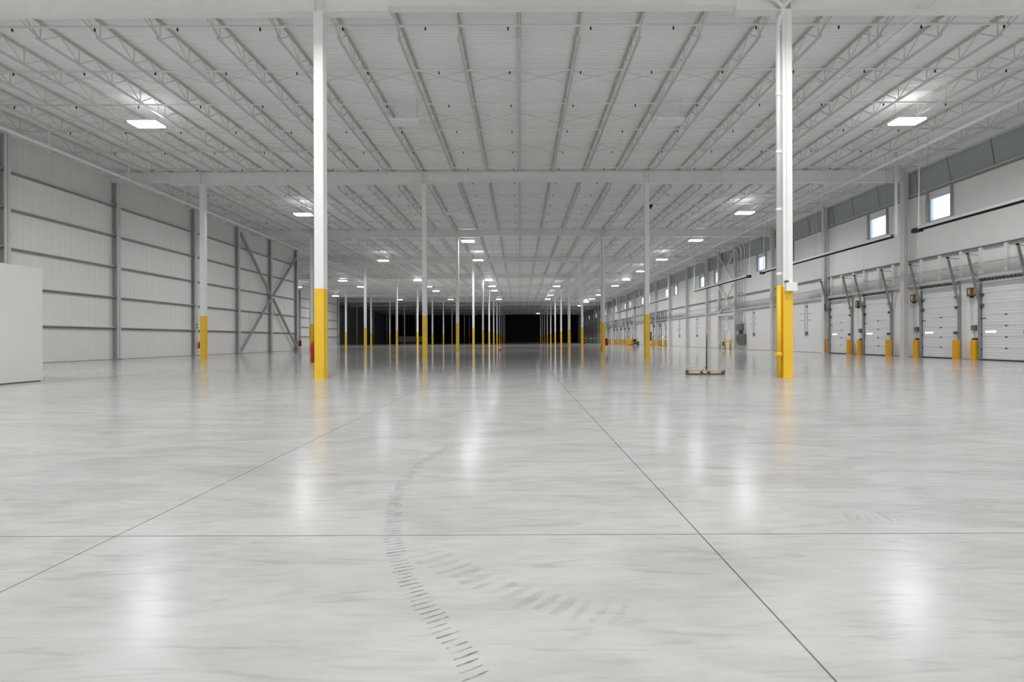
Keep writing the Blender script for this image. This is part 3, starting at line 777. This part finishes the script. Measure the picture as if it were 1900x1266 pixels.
# ------------------------------------------------------------------ squeegee
t = thing('floor_squeegee', (5.94, 14.62, 0), 'wooden push tool with upright handle and wide open tan head on floor', 'squeegee')
t.rotation_euler = (0, 0, math.radians(-3))
MB().box(-.585, .585, -.05, .05, .105, .135).build('top_board', TAN, t)
MB().box(-.585, .585, -.05, .05, 0, .045).build('bottom_board', DWOOD, t)
for x in (-.555, -.115, .115, .555): MB().box(x - .03, x + .03, -.045, .045, .045, .105).build('block', DWOOD, t)
MB().box(-.6, -.56, -.055, .055, .0, .15).box(.56, .6, -.055, .055, 0, .15).build('end_cap', DWOOD, t)
MB().tube([(.04, 0, .135), (.06, .02, 1.45)], [.022, .018], 10).build('handle', DWOOD, t, smooth=True)
MB().bar((-.09, -.01, .135), (.035, 0, .30), .025, .02).build('brace', TAN, t)
MB().tube([(.058, .02, 1.2), (.06, .02, 1.47)], .023, 10).build('grip', TAN, t, smooth=True)
MB().box(-.12, .06, -.04, .04, .135, .15).build('socket_plate', TAN, t)

# ------------------------------------------------------------------ traffic cone
t = thing('traffic_cone', (-1.98, 44.2, 0), 'orange traffic cone with white collars on the central aisle floor', 'traffic cone')
bevel(MB().box(-.17, .17, -.17, .17, 0, .04).build('base', ORANGE, t), .01)
MB().lathe([(.125, .04), (.105, .2), (.09, .35)], n=20).build('cone_body', ORANGE, t, smooth=True)
MB().lathe([(.09, .35), (.075, .48)], n=20).build('collar', WHITE, t, smooth=True)
MB().lathe([(.075, .48), (.065, .6)], n=20).build('cone_body', ORANGE, t, smooth=True)
MB().lathe([(.065, .6), (.055, .70)], n=20).build('collar', WHITE, t, smooth=True)
MB().lathe([(.055, .70), (.042, .84), (.045, .86), (.03, .88)], n=20).build('tip', ORANGE, t, smooth=True)

# ------------------------------------------------------------------ far machines by the dock wall
t = thing('floor_scrubber', (21.3, 84.0, 0), 'dark ride-on machine parked by the distant dock doors', 'machine')
bevel(MB().box(-.5, .5, -.7, .7, .18, .75).build('body', DGREY, t), .08)
bevel(MB().box(-.45, .2, .2, .65, .75, 1.15).build('tank', BLACK, t), .05)
MB().tube([(.35, -.3, .75), (.25, -.2, 1.35)], .03, 8).build('steering_column', BLACK, t)
for x in (-.45, .45):
    for y in (-.45, .45): MB().tube([(x - .06, y, .16), (x + .06, y, .16)], .16, 16).build('wheel', BLACK, t)
t = thing('yellow_cabinet', (20.5, 84.6, 0), 'yellow cabinet standing beside the dark machine at distant docks', 'cabinet')
bevel(MB().box(-.42, .42, -.3, .3, .06, 1.2).build('body', YEL, t), .02)
MB().box(-.40, -.01, -.315, -.3, .1, 1.15).build('door', YEL2, t); MB().box(.01, .40, -.315, -.3, .1, 1.15).build('door', YEL2, t)
MB().box(-.40, .40, -.28, .28, 0, .06).build('plinth', BLACK, t)
t = thing('low_partition', (-36.0, 150, 0), 'low beige partition wall in the dark far bay', 'partition')
MB().box(-4.4, 4.4, -.1, .1, .5, 2.35).build('panel', BEIGE, t); MB().box(-4.4, 4.4, -.12, .12, 0, .5).build('plinth', DGREY, t)

# ------------------------------------------------------------------ marks on the floor
def unproject(px, py):
    a = 0.0036; dx = px - 965; dy = py - 630.3
    X = dx * math.cos(a) - dy * math.sin(a); Y = dx * math.sin(a) + dy * math.cos(a)
    d = F * EYE / Y; return Vector((X * d / F, d, 0))
def spline(pts, step):
    out = []
    for i in range(len(pts) - 1):
        p0 = pts[max(0, i-1)]; p1 = pts[i]; p2 = pts[i+1]; p3 = pts[min(len(pts)-1, i+2)]
        n = max(2, int((p2 - p1).length / .004))
        for j in range(n):
            u = j / n; out.append(.5 * ((2*p1) + (p2-p0)*u + (2*p0-5*p1+4*p2-p3)*u*u + (3*p1-p0-3*p2+p3)*u**3))
    res = [out[0]]; acc = 0
    for a, b in zip(out, out[1:]):
        acc += (b - a).length
        if acc >= step: res.append(b); acc = 0
    return res
def tread(pix, step, wid, bar, m, name, label, lean, zz):
    pts = spline([unproject(*p) for p in pix], step); mb = MB()
    for k in range(1, len(pts) - 1):
        d = (pts[k+1] - pts[k-1]).normalized(); nrm = Vector((-d.y, d.x, 0))
        w_ = wid * random.uniform(.8, 1.05); jt = random.uniform(-.01, .01); c = pts[k] + nrm * jt
        a = c + nrm * w_/2 + d * lean; b = c - nrm * w_/2 - d * lean; h_ = d * bar/2 * random.uniform(.6, 1.2)
        mb.box(0, 0, 0, 0, 0, 0) if False else None
        i = len(mb.v)
        for q in (a - h_, a + h_ * .4, c + h_, b + h_ * .4, b - h_, c - h_): mb.v.append((q.x, q.y, zz))
        mb.f.append((i, i+5, i+2, i+1)); mb.f.append((i+5, i+4, i+3, i+2))
    o = mb.build(name, m); tag(o, label, 'floor mark', None, 'thing')
tread([(880, 819), (840, 829), (800, 848), (765, 875), (742, 905), (731, 940), (729, 985), (737, 1030), (756, 1075), (785, 1122), (822, 1170), (862, 1222), (905, 1275)], .034, .10, .010, MARK, 'tyre_mark', 'dark curved ribbed tyre mark arcing across the foreground floor', .004, .0006)
tread([(765, 1012), (800, 1035), (850, 1058), (900, 1080), (960, 1103), (1030, 1122), (1110, 1135), (1200, 1148)], .075, .18, .045, MARK2, 'tread_mark', 'faint wide smudged tread mark branching off the dark tyre mark', .03, .0008)
tread([(1540, 962), (1580, 960), (1620, 962), (1690, 952)], .06, .14, .03, MARK2, 'tread_mark', 'faint short scuffed tread mark right of the saw-cut joint', .03, .0006)
